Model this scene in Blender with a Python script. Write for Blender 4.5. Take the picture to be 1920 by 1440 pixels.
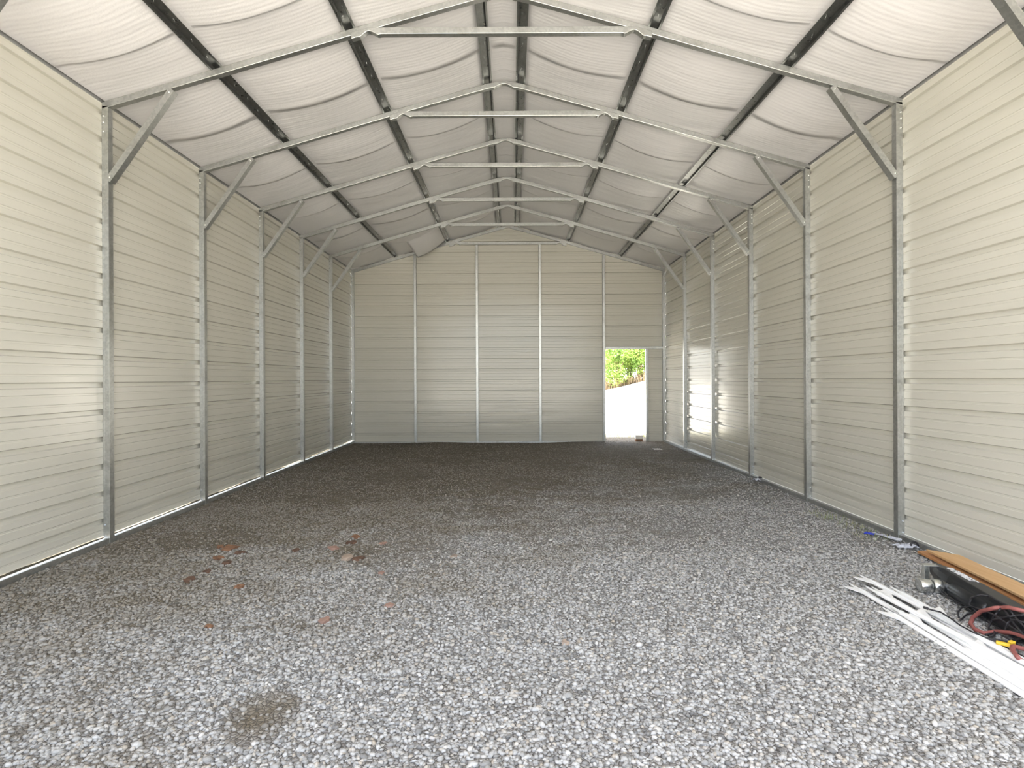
import bpy, bmesh, math, random
import numpy as np
from mathutils import Vector, Matrix, noise

random.seed(7)
rng = np.random.default_rng(7)
sc = bpy.context.scene
for o in list(bpy.data.objects):
    bpy.data.objects.remove(o)
col = sc.collection

# ---------------------------------------------------------------- camera
F = 1053.66            # focal length in pixels of the 1920 px wide frame
H = 1.421              # camera height
ROLL = 0.00478
cam_d = bpy.data.cameras.new('camera')
cam = bpy.data.objects.new('camera', cam_d)
col.objects.link(cam)
cam_d.sensor_width = 36.0
cam_d.sensor_fit = 'HORIZONTAL'
cam_d.lens = F / 1920 * 36
cam_d.shift_y = -9.92 / 1920
cam_d.clip_start = 0.05
cam_d.clip_end = 500
cam.matrix_world = Matrix.Translation((0, 0, H)) @ Matrix.Rotation(math.pi / 2, 4, 'X') @ Matrix.Rotation(-ROLL, 4, 'Z')
sc.camera = cam

# ---------------------------------------------------------------- sky, sun, exposure
sc.view_settings.view_transform = 'Standard'
sc.view_settings.look = 'None'
sc.view_settings.gamma = 1
sc.view_settings.use_curve_mapping = False
sc.view_settings.exposure = 2.66

world = bpy.data.worlds.new('sky')
sc.world = world
world.use_nodes = True
wn = world.node_tree
wn.nodes.clear()
w_out = wn.nodes.new('ShaderNodeOutputWorld')
w_bg = wn.nodes.new('ShaderNodeBackground')
w_sky = wn.nodes.new('ShaderNodeTexSky')
w_sky.sky_type = 'NISHITA'
w_sky.sun_disc = False
w_sky.sun_elevation = math.radians(50)
w_sky.sun_rotation = math.radians(-90)
w_sky.air_density = 0.9
w_sky.dust_density = 3.0
w_sky.ozone_density = 1.0
w_mix = wn.nodes.new('ShaderNodeMixRGB')
w_mix.inputs['Fac'].default_value = 0.45
w_mix.inputs['Color2'].default_value = (4.2, 4.2, 4.1, 1)     # thin high cloud over the blue
wn.links.new(w_sky.outputs['Color'], w_mix.inputs['Color1'])
wn.links.new(w_mix.outputs['Color'], w_bg.inputs['Color'])
w_bg.inputs['Strength'].default_value = 0.16
wn.links.new(w_bg.outputs['Background'], w_out.inputs['Surface'])

sun_d = bpy.data.lights.new('sun', 'SUN')
sun_d.energy = 4.6
sun_d.angle = math.radians(0.6)
sun_d.color = (1.0, 0.95, 0.86)
sun = bpy.data.objects.new('sun', sun_d)
col.objects.link(sun)
sun.rotation_euler = Vector((1.0, 0.30, -1.25)).to_track_quat('-Z', 'Y').to_euler()
sun.location = (-20, 5, 25)

# ---------------------------------------------------------------- dimensions
S = 1.524              # frame spacing
D0 = 4.911             # first frame in view
XL, XR = -3.519, 3.368 # inner faces of the posts
XC = (XL + XR) / 2
T = 0.057              # steel tube
ZT = 3.804             # post top = rafter underside at the post
SL = 0.29              # roof slope
HALF = (XR - XL) / 2
APEX = ZT + 0.060 + SL * HALF      # rafter top line at the ridge (before the bend rounds it)
YF = D0 - 3 * S        # front of the shed
YE = D0 + 5 * S        # last frame
YW = YE + T            # inside face of the end wall sheeting
WL, WR = XL - T, XR + T
RIB, RIB0 = 0.238, 0.194
DX0, DX1, DZ = 2.087, 2.985, 2.075   # door opening


def rtop(x):
    return APEX - SL * abs(x - XC)


def g(px, py, z=0.0):
    """point at height z seen at pixel (px, py) of the 1920 x 1440 photograph"""
    u, v = px - 960, py - 720 + 9.92
    c, s = math.cos(ROLL), math.sin(ROLL)
    u, v = c * u - s * v, s * u + c * v
    d = (H - z) * F / v
    return Vector((u / F * d, d, z))


def at(px, py, d):
    """point at distance d seen at pixel (px, py)"""
    u, v = px - 960, py - 720 + 9.92
    c, s = math.cos(ROLL), math.sin(ROLL)
    u, v = c * u - s * v, s * u + c * v
    return Vector((u / F * d, d, H - v / F * d))


# ---------------------------------------------------------------- materials
class Mat:
    def __init__(self, name, base=(0.5, 0.5, 0.5), rough=0.5, metal=0.0, **kw):
        self.m = bpy.data.materials.new(name)
        self.m.use_nodes = True
        self.t = self.m.node_tree
        self.b = self.t.nodes['Principled BSDF']
        self.b.inputs['Base Color'].default_value = (*base, 1)
        self.b.inputs['Roughness'].default_value = rough
        self.b.inputs['Metallic'].default_value = metal
        for k, v in kw.items():
            self.b.inputs[k].default_value = v

    def n(self, typ, **kw):
        nd = self.t.nodes.new(typ)
        for k, v in kw.items():
            if k.startswith('i_'):
                key = k[2:].replace('_', ' ')
                nd.inputs[key].default_value = v
            else:
                setattr(nd, k, v)
        return nd

    def l(self, a, b):
        self.t.links.new(a, b)

    def coord(self, scale=(1, 1, 1), kind='Object'):
        tc = self.n('ShaderNodeTexCoord')
        mp = self.n('ShaderNodeMapping')
        mp.inputs['Scale'].default_value = scale
        self.l(tc.outputs[kind], mp.inputs['Vector'])
        return mp.outputs['Vector']

    def noise(self, vec, scale, detail=4, rough=0.55, out='Fac'):
        nd = self.n('ShaderNodeTexNoise')
        nd.inputs['Scale'].default_value = scale
        nd.inputs['Detail'].default_value = detail
        nd.inputs['Roughness'].default_value = rough
        self.l(vec, nd.inputs['Vector'])
        return nd.outputs[out]

    def voro(self, vec, scale, feature='F1', out='Color', rand=1.0):
        nd = self.n('ShaderNodeTexVoronoi', feature=feature)
        nd.inputs['Scale'].default_value = scale
        nd.inputs['Randomness'].default_value = rand
        self.l(vec, nd.inputs['Vector'])
        return nd.outputs[out]

    def ramp(self, fac, stops, interp='LINEAR'):
        nd = self.n('ShaderNodeValToRGB')
        cr = nd.color_ramp
        cr.interpolation = interp
        while len(cr.elements) < len(stops):
            cr.elements.new(0.5)
        for e, (p, c) in zip(cr.elements, stops):
            e.position = p
            e.color = (*c, 1) if len(c) == 3 else c
        self.l(fac, nd.inputs['Fac'])
        return nd.outputs['Color']

    def mix(self, fac, a, b, mode='MIX'):
        nd = self.n('ShaderNodeMixRGB', blend_type=mode)
        for v, k in ((fac, 'Fac'), (a, 'Color1'), (b, 'Color2')):
            if isinstance(v, (int, float)):
                nd.inputs[k].default_value = v
            elif isinstance(v, tuple):
                nd.inputs[k].default_value = (*v, 1)
            else:
                self.l(v, nd.inputs[k])
        return nd.outputs['Color']

    def math(self, op, a, b=None, clamp=False):
        nd = self.n('ShaderNodeMath', operation=op, use_clamp=clamp)
        for i, v in enumerate((a, b)):
            if v is None:
                continue
            if isinstance(v, (int, float)):
                nd.inputs[i].default_value = v
            else:
                self.l(v, nd.inputs[i])
        return nd.outputs[0]

    def bump(self, h, strength=0.3, dist=0.01, chain=None):
        nd = self.n('ShaderNodeBump')
        nd.inputs['Strength'].default_value = strength
        nd.inputs['Distance'].default_value = dist
        self.l(h, nd.inputs['Height'])
        if chain is not None:
            self.l(chain, nd.inputs['Normal'])
        return nd.outputs['Normal']

    def set(self, key, sock):
        self.l(sock, self.b.inputs[key])


def mat_panel():
    M = Mat('painted_sheet', rough=0.24)
    v = M.coord()
    xyz = M.n('ShaderNodeSeparateXYZ')
    M.l(v, xyz.inputs[0])
    n1 = M.noise(M.coord((0.5, 0.5, 1.4)), 1.3, 3)
    base = M.mix(n1, (0.610, 0.588, 0.508), (0.655, 0.634, 0.560))
    # splashed mud specks low on the sheets
    sp = M.noise(v, 26, 5, 0.7)
    spm = M.ramp(sp, [(0.66, (0, 0, 0)), (0.70, (1, 1, 1))])
    cl = M.ramp(M.noise(v, 2.2, 2), [(0.5, (0, 0, 0)), (0.62, (1, 1, 1))])
    lo = M.math('SUBTRACT', 1.0, M.math('MULTIPLY', xyz.outputs['Z'], 1.7, True), True)
    fac = M.math('MULTIPLY', M.math('MULTIPLY', spm, cl), lo)
    base = M.mix(M.math('MULTIPLY', fac, 0.55), base, (0.16, 0.13, 0.09))
    M.set('Base Color', base)
    M.b.inputs['Roughness'].default_value = 0.185
    M.b.inputs['IOR'].default_value = 1.6
    # the thin sheet is never quite flat
    h = M.noise(M.coord((0.7, 0.7, 2.2)), 1.7, 2, 0.4)
    M.set('Normal', M.bump(h, 0.35, 0.02))
    return M.m


def mat_insul():
    M = Mat('insulation_facing', rough=0.42)
    v = M.coord()
    n1 = M.noise(v, 0.9, 3)
    M.set('Base Color', M.mix(n1, (0.810, 0.788, 0.790), (0.860, 0.840, 0.842)))
    wv = M.n('ShaderNodeTexWave', wave_type='BANDS', bands_direction='Y')
    wv.inputs['Scale'].default_value = 7.0
    wv.inputs['Distortion'].default_value = 1.2
    wv.inputs['Detail'].default_value = 1.0
    wv.inputs['Detail Scale'].default_value = 0.4
    M.l(v, wv.inputs['Vector'])
    a = M.bump(wv.outputs['Fac'], 0.16, 0.004)
    b = M.bump(M.noise(M.coord((0.25, 1.6, 1)), 3.0, 3), 0.45, 0.03, a)
    c = M.bump(M.voro(v, 70, 'F1', 'Distance'), 0.10, 0.004, b)
    M.set('Normal', c)
    return M.m


def mat_galv(name='galvanized_steel', k=1.0, rough=0.36):
    M = Mat(name, rough=rough, metal=0.88)
    v = M.coord()
    cells = M.voro(v, 55, 'F1', 'Color')
    bw = M.n('ShaderNodeRGBToBW')
    M.l(cells, bw.inputs[0])
    c1 = M.ramp(bw.outputs[0], [(0.2, (0.53 * k, 0.54 * k, 0.53 * k)), (0.8, (0.64 * k, 0.65 * k, 0.63 * k))])
    dirt = M.ramp(M.noise(v, 5, 5, 0.7), [(0.5, (0, 0, 0)), (0.75, (1, 1, 1))])
    M.set('Base Color', M.mix(M.math('MULTIPLY', dirt, 0.45), c1, (0.30 * k, 0.28 * k, 0.24 * k)))
    M.set('Roughness', M.ramp(bw.outputs[0], [(0.1, (rough - 0.05,) * 3), (0.9, (rough + 0.07,) * 3)]))
    M.set('Normal', M.bump(M.noise(v, 9, 2), 0.15, 0.004))
    return M.m


def soil_mask(M, v):
    """brown soil and fines lying between and over the stones: its own ragged shape"""
    xyz = M.n('ShaderNodeSeparateXYZ')
    M.l(v, xyz.inputs[0])
    far = M.math('MULTIPLY', M.math('SUBTRACT', xyz.outputs['Y'], 3.6), 0.17)
    left = M.math('MULTIPLY', M.math('ADD', xyz.outputs['X'], -0.2), -0.19)
    n = M.math('MULTIPLY', M.math('SUBTRACT', M.noise(M.coord((1, 1.6, 1)), 1.1, 8, 0.70), 0.5), 2.3)
    s = M.math('ADD', M.math('ADD', far, left), n)
    # a scraped bare patch near the camera
    d = M.n('ShaderNodeVectorMath', operation='DISTANCE')
    M.l(M.coord((1.25, 1, 0)), d.inputs[0])
    d.inputs[1].default_value = (-1.33, 2.38, 0)
    patch = M.math('MULTIPLY', M.math('SUBTRACT', 0.24, d.outputs['Value']), 4.0)
    s = M.math('MAXIMUM', s, M.math('ADD', patch, M.math('MULTIPLY', n, 0.25)))
    return M.ramp(s, [(0.0, (0, 0, 0)), (0.75, (1, 1, 1))])


def mat_floor():
    M = Mat('gravel_bed', rough=0.95)
    v = M.coord((1, 1, 0))
    wob = M.n('ShaderNodeVectorMath', operation='ADD')
    sc_ = M.n('ShaderNodeVectorMath', operation='SCALE')
    sc_.inputs['Scale'].default_value = 0.012
    M.l(M.noise(v, 45, 2, out='Color'), sc_.inputs[0])
    M.l(v, wob.inputs[0])
    M.l(sc_.outputs[0], wob.inputs[1])
    vv = wob.outputs[0]
    cell = M.voro(vv, 46, 'F1', 'Color')
    bw = M.n('ShaderNodeRGBToBW')
    M.l(cell, bw.inputs[0])
    edge = M.voro(vv, 46, 'DISTANCE_TO_EDGE', 'Distance')
    stone = M.ramp(bw.outputs[0], [(0.15, (0.24, 0.23, 0.22)), (0.45, (0.35, 0.34, 0.325)), (0.75, (0.44, 0.43, 0.41)), (0.95, (0.55, 0.54, 0.52))])
    soil_n = M.noise(v, 60, 5, 0.7)
    soil = M.ramp(soil_n, [(0.3, (0.115, 0.092, 0.060)), (0.6, (0.205, 0.168, 0.115)), (0.8, (0.40, 0.36, 0.29))])
    m = soil_mask(M, v)
    stained = M.mix(0.70, stone, (0.175, 0.138, 0.084), 'MIX')
    c = M.mix(m, stone, stained)
    patch = M.ramp(M.noise(v, 7, 5, 0.7), [(0.42, (0, 0, 0)), (0.62, (1, 1, 1))])
    c = M.mix(M.math('MULTIPLY', m, patch), c, soil)
    gap = M.ramp(edge, [(0.0, (0, 0, 0)), (0.10, (1, 1, 1))])
    c = M.mix(gap, (0.055, 0.048, 0.038), c)
    M.set('Base Color', c)
    h = M.ramp(edge, [(0.0, (0, 0, 0)), (0.35, (1, 1, 1))])
    b = M.bump(h, 0.9, 0.008)
    M.set('Normal', M.bump(soil_n, 0.5, 0.006, b))
    return M.m


def mat_stone():
    M = Mat('crushed_stone', rough=0.9)
    at_ = M.n('ShaderNodeAttribute', attribute_name='shade')
    tc = M.coord((1, 1, 1))
    base = M.ramp(at_.outputs['Fac'], [(0.0, (0.18, 0.176, 0.168)), (0.3, (0.36, 0.355, 0.34)), (0.6, (0.46, 0.455, 0.44)), (0.86, (0.56, 0.555, 0.54)),
                                       (0.93, (0.46, 0.41, 0.34)), (1.0, (0.68, 0.67, 0.65))])
    m = soil_mask(M, M.coord((1, 1, 0)))
    st = M.mix(0.60, base, (0.195, 0.155, 0.095))
    c = M.mix(m, base, st)
    gr = M.noise(tc, 180, 3, 0.7)
    c = M.mix(0.35, c, M.ramp(gr, [(0.3, (0.45, 0.44, 0.42)), (0.7, (1, 1, 1))]), 'MULTIPLY')
    M.set('Base Color', c)
    M.set('Normal', M.bump(gr, 0.4, 0.002))
    return M.m


def mat_wood(name, c1, c2):
    M = Mat(name, rough=0.55)
    v = M.coord((14, 0.5, 9))
    n = M.noise(v, 2.2, 5, 0.6)
    c = M.mix(M.ramp(n, [(0.35, (0, 0, 0)), (0.65, (1, 1, 1))]), c1, c2)
    M.set('Base Color', c)
    M.set('Normal', M.bump(n, 0.12, 0.002))
    return M.m


def mat_simple(name, c, rough=0.5, metal=0.0, var=0.12, scale=20, bump=0.0, **kw):
    M = Mat(name, c, rough, metal, **kw)
    v = M.coord()
    n = M.noise(v, scale, 4)
    dk = tuple(max(0, x * (1 - var * 2)) for x in c)
    M.set('Base Color', M.mix(n, dk, tuple(min(1, x * (1 + var)) for x in c)))
    if bump:
        M.set('Normal', M.bump(n, bump, 0.004))
    return M.m


def mat_speckled(name, c, sc_c, rough, amt=0.70, scale=70):
    M = Mat(name, c, rough)
    v = M.coord()
    s = M.ramp(M.noise(v, scale, 3, 0.7), [(amt, (0, 0, 0)), (amt + 0.03, (1, 1, 1))])
    M.set('Base Color', M.mix(M.math('MULTIPLY', s, 0.8), c, sc_c))
    return M.m


def mat_leaf(name, a, b, scale=1.2):
    M = Mat(name, a, 0.55)
    n = M.noise(M.coord(), scale, 3)
    M.set('Base Color', M.mix(M.ramp(n, [(0.35, (0, 0, 0)), (0.65, (1, 1, 1))]), a, b))
    M.b.inputs['Transmission Weight'].default_value = 0.0
    return M.m


PANEL = mat_panel()
INSUL = mat_insul()
GALV = mat_galv(k=0.84)
GALV_SHADED = mat_galv('galvanized_steel_shaded', 0.38, 0.32)  # darker copy: dark reflections and shade inside the open channels put into the colour
ZINC = mat_galv('zinc_plating', 1.15, 0.18)
FLOOR = mat_floor()
STONE = mat_stone()
DARKGAP = mat_simple('dark_foam', (0.03, 0.028, 0.025), 0.9)
WOOD1 = mat_wood('pale_board', (0.62, 0.37, 0.17), (0.72, 0.47, 0.24))
WOOD2 = mat_wood('reddish_board', (0.42, 0.19, 0.07), (0.56, 0.29, 0.12))
BLACK = mat_speckled('black_enamel', (0.010, 0.011, 0.014), (0.4, 0.38, 0.33), 0.33, 0.72, 120)
RUBBER = mat_simple('black_rubber', (0.028, 0.026, 0.030), 0.5)
WHITEP = mat_speckled('white_plastic', (0.86, 0.86, 0.85), (0.22, 0.20, 0.17), 0.45, 0.73, 60)
HOSE = mat_simple('dusty_red_rubber', (0.36, 0.115, 0.10), 0.6, var=0.25, scale=30)
YELLOW = mat_simple('yellow_plastic', (0.85, 0.55, 0.04), 0.45)
INK = mat_simple('white_ink', (0.85, 0.85, 0.85), 0.5, var=0.02)
BRICK = mat_simple('broken_brick', (0.27, 0.140, 0.078), 0.9, var=0.3, scale=30, bump=0.4)
PINKST = mat_simple('pinkish_stone', (0.36, 0.225, 0.175), 0.85, var=0.15, scale=30, bump=0.3)
BUFF = mat_simple('buff_stone', (0.40, 0.315, 0.25), 0.9, var=0.15, scale=25, bump=0.3)
RUST = mat_simple('rust_brown_bark', (0.15, 0.085, 0.055), 0.9, var=0.3, scale=35, bump=0.5)
BLUE = mat_simple('blue_plastic', (0.02, 0.05, 0.62), 0.35)
CLEARP = mat_simple('crumpled_film', (0.62, 0.64, 0.70), 0.25, var=0.2, scale=40, bump=0.4)
WHITEB = mat_simple('white_block', (0.80, 0.76, 0.70), 0.8, var=0.06)
FIELD = mat_simple('dry_field', (0.72, 0.69, 0.61), 0.95, var=0.10, scale=1.5)
STRAW = mat_leaf('dry_grass', (0.42, 0.36, 0.16), (0.22, 0.30, 0.07), 3)
BROWNG = mat_leaf('brown_grass', (0.30, 0.22, 0.12), (0.13, 0.09, 0.05), 3)
LEAF1 = mat_leaf('bright_leaf', (0.22, 0.36, 0.05), (0.36, 0.48, 0.10))
LEAF2 = mat_leaf('deep_leaf', (0.10, 0.20, 0.03), (0.26, 0.38, 0.07))
TWIG = mat_simple('dry_twig', (0.30, 0.20, 0.12), 0.9, var=0.3)
BANK = mat_simple('banked_soil', (0.20, 0.165, 0.12), 0.95, var=0.2, scale=25)
ROOFM = mat_simple('roof_sheet', (0.42, 0.42, 0.41), 0.5, 0.3)


# ---------------------------------------------------------------- mesh helper
class MB:
    def __init__(self):
        self.v, self.f = [], []

    def quad(self, a, b, c, d):
        i = len(self.v)
        self.v += [tuple(a), tuple(b), tuple(c), tuple(d)]
        self.f.append((i, i + 1, i + 2, i + 3))

    def box(self, lo, hi, M=None):
        x0, y0, z0 = lo
        x1, y1, z1 = hi
        i = len(self.v)
        p = [(x0, y0, z0), (x1, y0, z0), (x1, y1, z0), (x0, y1, z0), (x0, y0, z1), (x1, y0, z1), (x1, y1, z1), (x0, y1, z1)]
        if M is not None:
            p = [tuple(M @ Vector(q)) for q in p]
        self.v += p
        self.f += [tuple(i + k for k in q) for q in ((0, 3, 2, 1), (4, 5, 6, 7), (0, 1, 5, 4), (1, 2, 6, 5), (2, 3, 7, 6), (3, 0, 4, 7))]
        return self

    def rings(self, rings, close=True, cap=True):
        i = len(self.v)
        n = len(rings[0])
        for r in rings:
            self.v += [tuple(p) for p in r]
        for a in range(len(rings) - 1):
            for b in range(n if close else n - 1):
                c = (b + 1) % n
                self.f.append((i + a * n + b, i + a * n + c, i + (a + 1) * n + c, i + (a + 1) * n + b))
        if cap and close:
            self.f.append(tuple(i + k for k in range(n))[::-1])
            self.f.append(tuple(i + (len(rings) - 1) * n + k for k in range(n)))
        return self

    def tube(self, pts, r, n=8):
        pts = [Vector(p) for p in pts]
        rr = []
        up = Vector((0.13, 0.2, 1)).normalized()
        for k, p in enumerate(pts):
            t = (pts[min(k + 1, len(pts) - 1)] - pts[max(k - 1, 0)]).normalized()
            a = t.cross(up)
            if a.length < 1e-3:
                a = t.cross(Vector((1, 0, 0)))
            a.normalize()
            b = a.cross(t)
            q = r[k] if isinstance(r, (list, tuple)) else r
            rr.append([p + (a * math.cos(w) + b * math.sin(w)) * q for w in (2 * math.pi * j / n for j in range(n))])
        return self.rings(rr)

    def build(self, name, mat, parent=None, bevel=0.0, smooth=False, solid=0.0):
        me = bpy.data.meshes.new(name)
        me.from_pydata(self.v, [], self.f)
        bm = bmesh.new()
        bm.from_mesh(me)
        bmesh.ops.remove_doubles(bm, verts=bm.verts, dist=1e-5)
        bmesh.ops.recalc_face_normals(bm, faces=bm.faces)
        bm.to_mesh(me)
        bm.free()
        me.materials.append(mat)
        if smooth:
            me.polygons.foreach_set('use_smooth', [True] * len(me.polygons))
        o = bpy.data.objects.new(name, me)
        col.objects.link(o)
        if parent is not None:
            o.parent = parent
            o.matrix_parent_inverse = parent.matrix_basis.inverted()
        if solid:
            md = o.modifiers.new('thickness', 'SOLIDIFY')
            md.thickness = solid
            md.offset = 0
        if bevel:
            md = o.modifiers.new('bevel', 'BEVEL')
            md.width = bevel
            md.segments = 2
            md.limit_method = 'ANGLE'
        return o


def empty(name, loc, label, cat, group=None):
    o = bpy.data.objects.new(name, None)
    o.empty_display_size = 0.1
    o.location = loc
    col.objects.link(o)
    return tag(o, label, cat, group)


def tag(o, label, cat, group=None, kind=None):
    o['label'] = label
    o['category'] = cat
    if group:
        o['group'] = group
    if kind:
        o['kind'] = kind
    return o


def struct(o, label=None):
    o['kind'] = 'structure'
    if label:
        o['label'] = label
    return o


def place(o, loc, parent, rot=None):
    """link a copy of a part under its thing"""
    c = o.copy()
    col.objects.link(c)
    c.parent = parent
    c.matrix_parent_inverse = parent.matrix_basis.inverted()
    c.location = loc
    if rot:
        c.rotation_euler = rot
    return c


# ---------------------------------------------------------------- the walls: ribbed sheet, grooves seen from inside
def profile(z0, z1):
    """(height, recess) pairs up a sheet"""
    pts = [(z0, 0.0)]
    k = math.floor((z0 - RIB0) / RIB) - 1
    while True:
        zc = RIB0 + k * RIB
        if zc - 0.03 > z1:
            break
        pr = [(zc - 0.025, 0), (zc - 0.017, 0.024), (zc + 0.017, 0.024), (zc + 0.025, 0)]
        for m in (0.079, 0.159):
            pr += [(zc + m - 0.010, 0), (zc + m - 0.0065, 0.0045), (zc + m + 0.0065, 0.0045), (zc + m + 0.010, 0)]
        pts += [p for p in pr if z0 < p[0] < z1]
        k += 1
    return pts + [(z1, 0.0)]


def side_wall(x, sgn, z0, name):
    mb = MB()
    pr = profile(z0, ZT + 0.045)
    ys = np.arange(YF - 0.02, YW + 0.021, (YW - YF + 0.04) / 36)
    n = len(pr)
    for y in ys:
        mb.v += [(x + sgn * r, float(y), z) for z, r in pr]
    for a in range(len(ys) - 1):
        for b in range(n - 1):
            i = a * n + b
            mb.f.append((i, i + 1, i + n + 1, i + n))
    o = mb.build(name, PANEL, solid=0.0)
    return struct(o)


wl = side_wall(WL, -1, 0.064, 'wall_left')
wr = side_wall(WR, 1, 0.045, 'wall_right')


def end_wall():
    mb = MB()
    ztop = APEX + 0.03
    pr = profile(0.0, ztop)

    def strip(xa, xb, za, zb, pr=pr):
        # sheet between xa and xb (clipped under the roof line by the rake), za..zb
        zs = [p for p in pr if za < p[0] < zb]
        zs = [(za, 0)] + zs + [(zb, 0)]
        i = len(mb.v)
        for z, r in zs:
            def clip(x):
                lim = (APEX + 0.03 - z) / SL
                return max(XC - lim, min(XC + lim, x))
            mb.v += [(clip(xa), YW + r, z), (clip(xb), YW + r, z)]
        for k in range(len(zs) - 1):
            a, b = i + 2 * k, i + 2 * k + 2
            mb.f.append((a, a + 1, b + 1, b))
    strip(WL - 0.02, DX0, 0, ztop)
    strip(DX0, DX1, DZ, ztop)
    strip(DX1, WR + 0.02, 0, ztop)
    return struct(mb.build('wall_back', PANEL))


wb = end_wall()


# ---------------------------------------------------------------- ceiling: draped insulation under the roof sheets
PUR = [-2.49, -1.33, -0.19, 0.19, 1.33, 2.49]       # purlin offsets from the ridge line
SEAMS = [4.42 + 1.42 * k for k in range(-4, 7)]
FLAPX0, FLAPX1, FLAPY = -2.16, -1.46, 11.52


def drape(x, y):
    d = x - XC
    stops = [-(HALF + T + 0.01)] + PUR + [HALF + T + 0.01]
    for a, b in zip(stops[:-1], stops[1:]):
        if a <= d <= b + 1e-6:
            w = b - a
            t = (d - a) / w
            break
    else:
        t, w = 0, 1
    m = 0.062 / w                                            # it lies flat over the purlins
    t = min(1, max(0, (t - m) / (1 - 2 * m)))
    belly = 4 * t * (1 - t) * min(1.0, w / 1.1)
    ph = ((y - D0) / S) % 1.0
    bay = math.sin(math.pi * ph) ** 0.8
    k = max(i for i, s in enumerate([-99] + SEAMS) if y >= s)
    s0 = ([-99] + SEAMS)[k]
    nxt = min([s for s in SEAMS if s > y] + [99])
    lap = -0.020 * math.exp(-(nxt - y) / 0.30)               # the lapped edge hangs a little lower
    z = rtop(x) + 0.046 - belly * (0.012 + 0.045 * bay) + belly * lap
    z += 0.010 * belly * bay * noise.noise(Vector((x * 1.3, y * 1.1, 3.3)))
    return z


def ceiling():
    mb = MB()
    xs = sorted(set([WL - 0.01 + (WR - WL + 0.02) * i / 72 for i in range(73)] + [XC + p for p in PUR] + [XC + p + e for p in PUR for e in (-0.06, 0.06)] + [XC]))
    ys = []
    y = YF - 0.02
    while y < YW + 0.01:
        ys.append(y)
        y += 0.06
    ys.append(YW + 0.01)
    for s in SEAMS:
        if YF < s < YW:
            ys += [s - 0.001, s + 0.001]
    ys = sorted(ys)
    ny = len(ys)
    for x in xs:
        for y in ys:
            mb.v.append((x, y, drape(x, y)))
    for a in range(len(xs) - 1):
        for b in range(ny - 1):
            xm, ym = (xs[a] + xs[a + 1]) / 2, (ys[b] + ys[b + 1]) / 2
            # the sheet has torn loose in one corner of the last bay
            if FLAPX0 < xm < FLAPX1 and ym > FLAPY + 0.5 * (xm - FLAPX0) * -0.4:
                continue
            i = a * ny + b
            mb.f.append((i, i + ny, i + ny + 1, i + 1))
    o = struct(mb.build('ceiling', INSUL, smooth=True))
    # the flap that hangs out of the torn corner
    A = Vector((FLAPX0, FLAPY, drape(FLAPX0, FLAPY) - 0.002))
    B = Vector((FLAPX1 + 0.03, 11.30, drape(FLAPX1, 11.3) - 0.002))
    C = at(838, 447, 12.35)
    Tp = at(783, 483, 12.30)
    fb = MB()
    n = 14
    for i in range(n + 1):
        s = i / n
        p0 = A.lerp(B, s)
        p1 = Tp.lerp(C, s)
        for j in range(n + 1):
            t = j / n
            p = p0.lerp(p1, t)
            p.z -= 0.05 * math.sin(math.pi * t) * math.sin(math.pi * min(1, s * 1.1)) + 0.05 * math.sin(math.pi * s) * t
            fb.v.append(tuple(p))
    for i in range(n):
        for j in range(n):
            q = i * (n + 1) + j
            fb.f.append((q, q + n + 1, q + n + 2, q + 1))
    fl = fb.build('loose_flap', INSUL, o, smooth=True, solid=0.004)
    fl['label'] = 'torn corner of white insulation hanging down'
    return o


ceiling()

rf = MB()
for sg in (-1, 1):
    xe = XC + sg * (HALF + T + 0.10)
    ze = APEX - SL * (HALF + T + 0.10) + 0.11
    i = len(rf.v)
    rf.v += [(XC, YF - 0.1, APEX + 0.11), (xe, YF - 0.1, ze), (xe, YW + 0.1, ze), (XC, YW + 0.1, APEX + 0.11)]
    rf.f.append((i, i + 1, i + 2, i + 3))
    # eave trim that closes the roof edge on the wall
    x0 = WL - 0.03 if sg < 0 else WR + 0.03
    i = len(rf.v)
    rf.v += [(x0, YF - 0.1, ze + 0.02), (x0, YF - 0.1, ZT - 0.03), (x0, YW + 0.1, ZT - 0.03), (x0, YW + 0.1, ze + 0.02)]
    rf.f.append((i, i + 1, i + 2, i + 3))
rake = MB()
i = len(rf.v)
ro = struct(rf.build('roof', ROOFM, solid=0.006))
gab = MB()
for yy in (YW + 0.03, YF - 0.06):
    i = len(gab.v)
    xe = HALF + T + 0.10
    for dx in (-xe, 0, xe):
        zz = APEX - SL * abs(dx)
        gab.v += [(XC + dx, yy, zz - 0.02), (XC + dx, yy, zz + 0.115)]
    gab.f += [(i, i + 2, i + 3, i + 1), (i + 2, i + 4, i + 5, i + 3)]
struct(gab.build('trim_1', ROOFM, solid=0.004))


# ---------------------------------------------------------------- steel frames
def rafter_mesh(y0, y1):
    mb = MB()
    st = []
    xs = list(np.linspace(WL + 0.0, XC - 0.22, 6)) + list(np.linspace(XC - 0.2, XC + 0.2, 25)) + list(np.linspace(XC + 0.22, WR, 6))
    for x in xs:
        d = abs(x - XC)
        w = 0.11
        sm = math.sqrt(d * d + 0.019) - 0.030           # rounded bend at the ridge
        zt = APEX - SL * sm
        th = 0.0595
        # crushed inner wall of the bend
        c = math.exp(-(d / 0.085) ** 2) * 0.028 - 0.009 * math.exp(-((d - 0.11) / 0.022) ** 2)
        st.append((x, zt, zt - th + c))
    rr = [[(x, y0, zb), (x, y1, zb), (x, y1, zt), (x, y0, zt)] for x, zt, zb in st]
    mb.rings(rr)
    return mb


TIE_Z = 4.435


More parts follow.
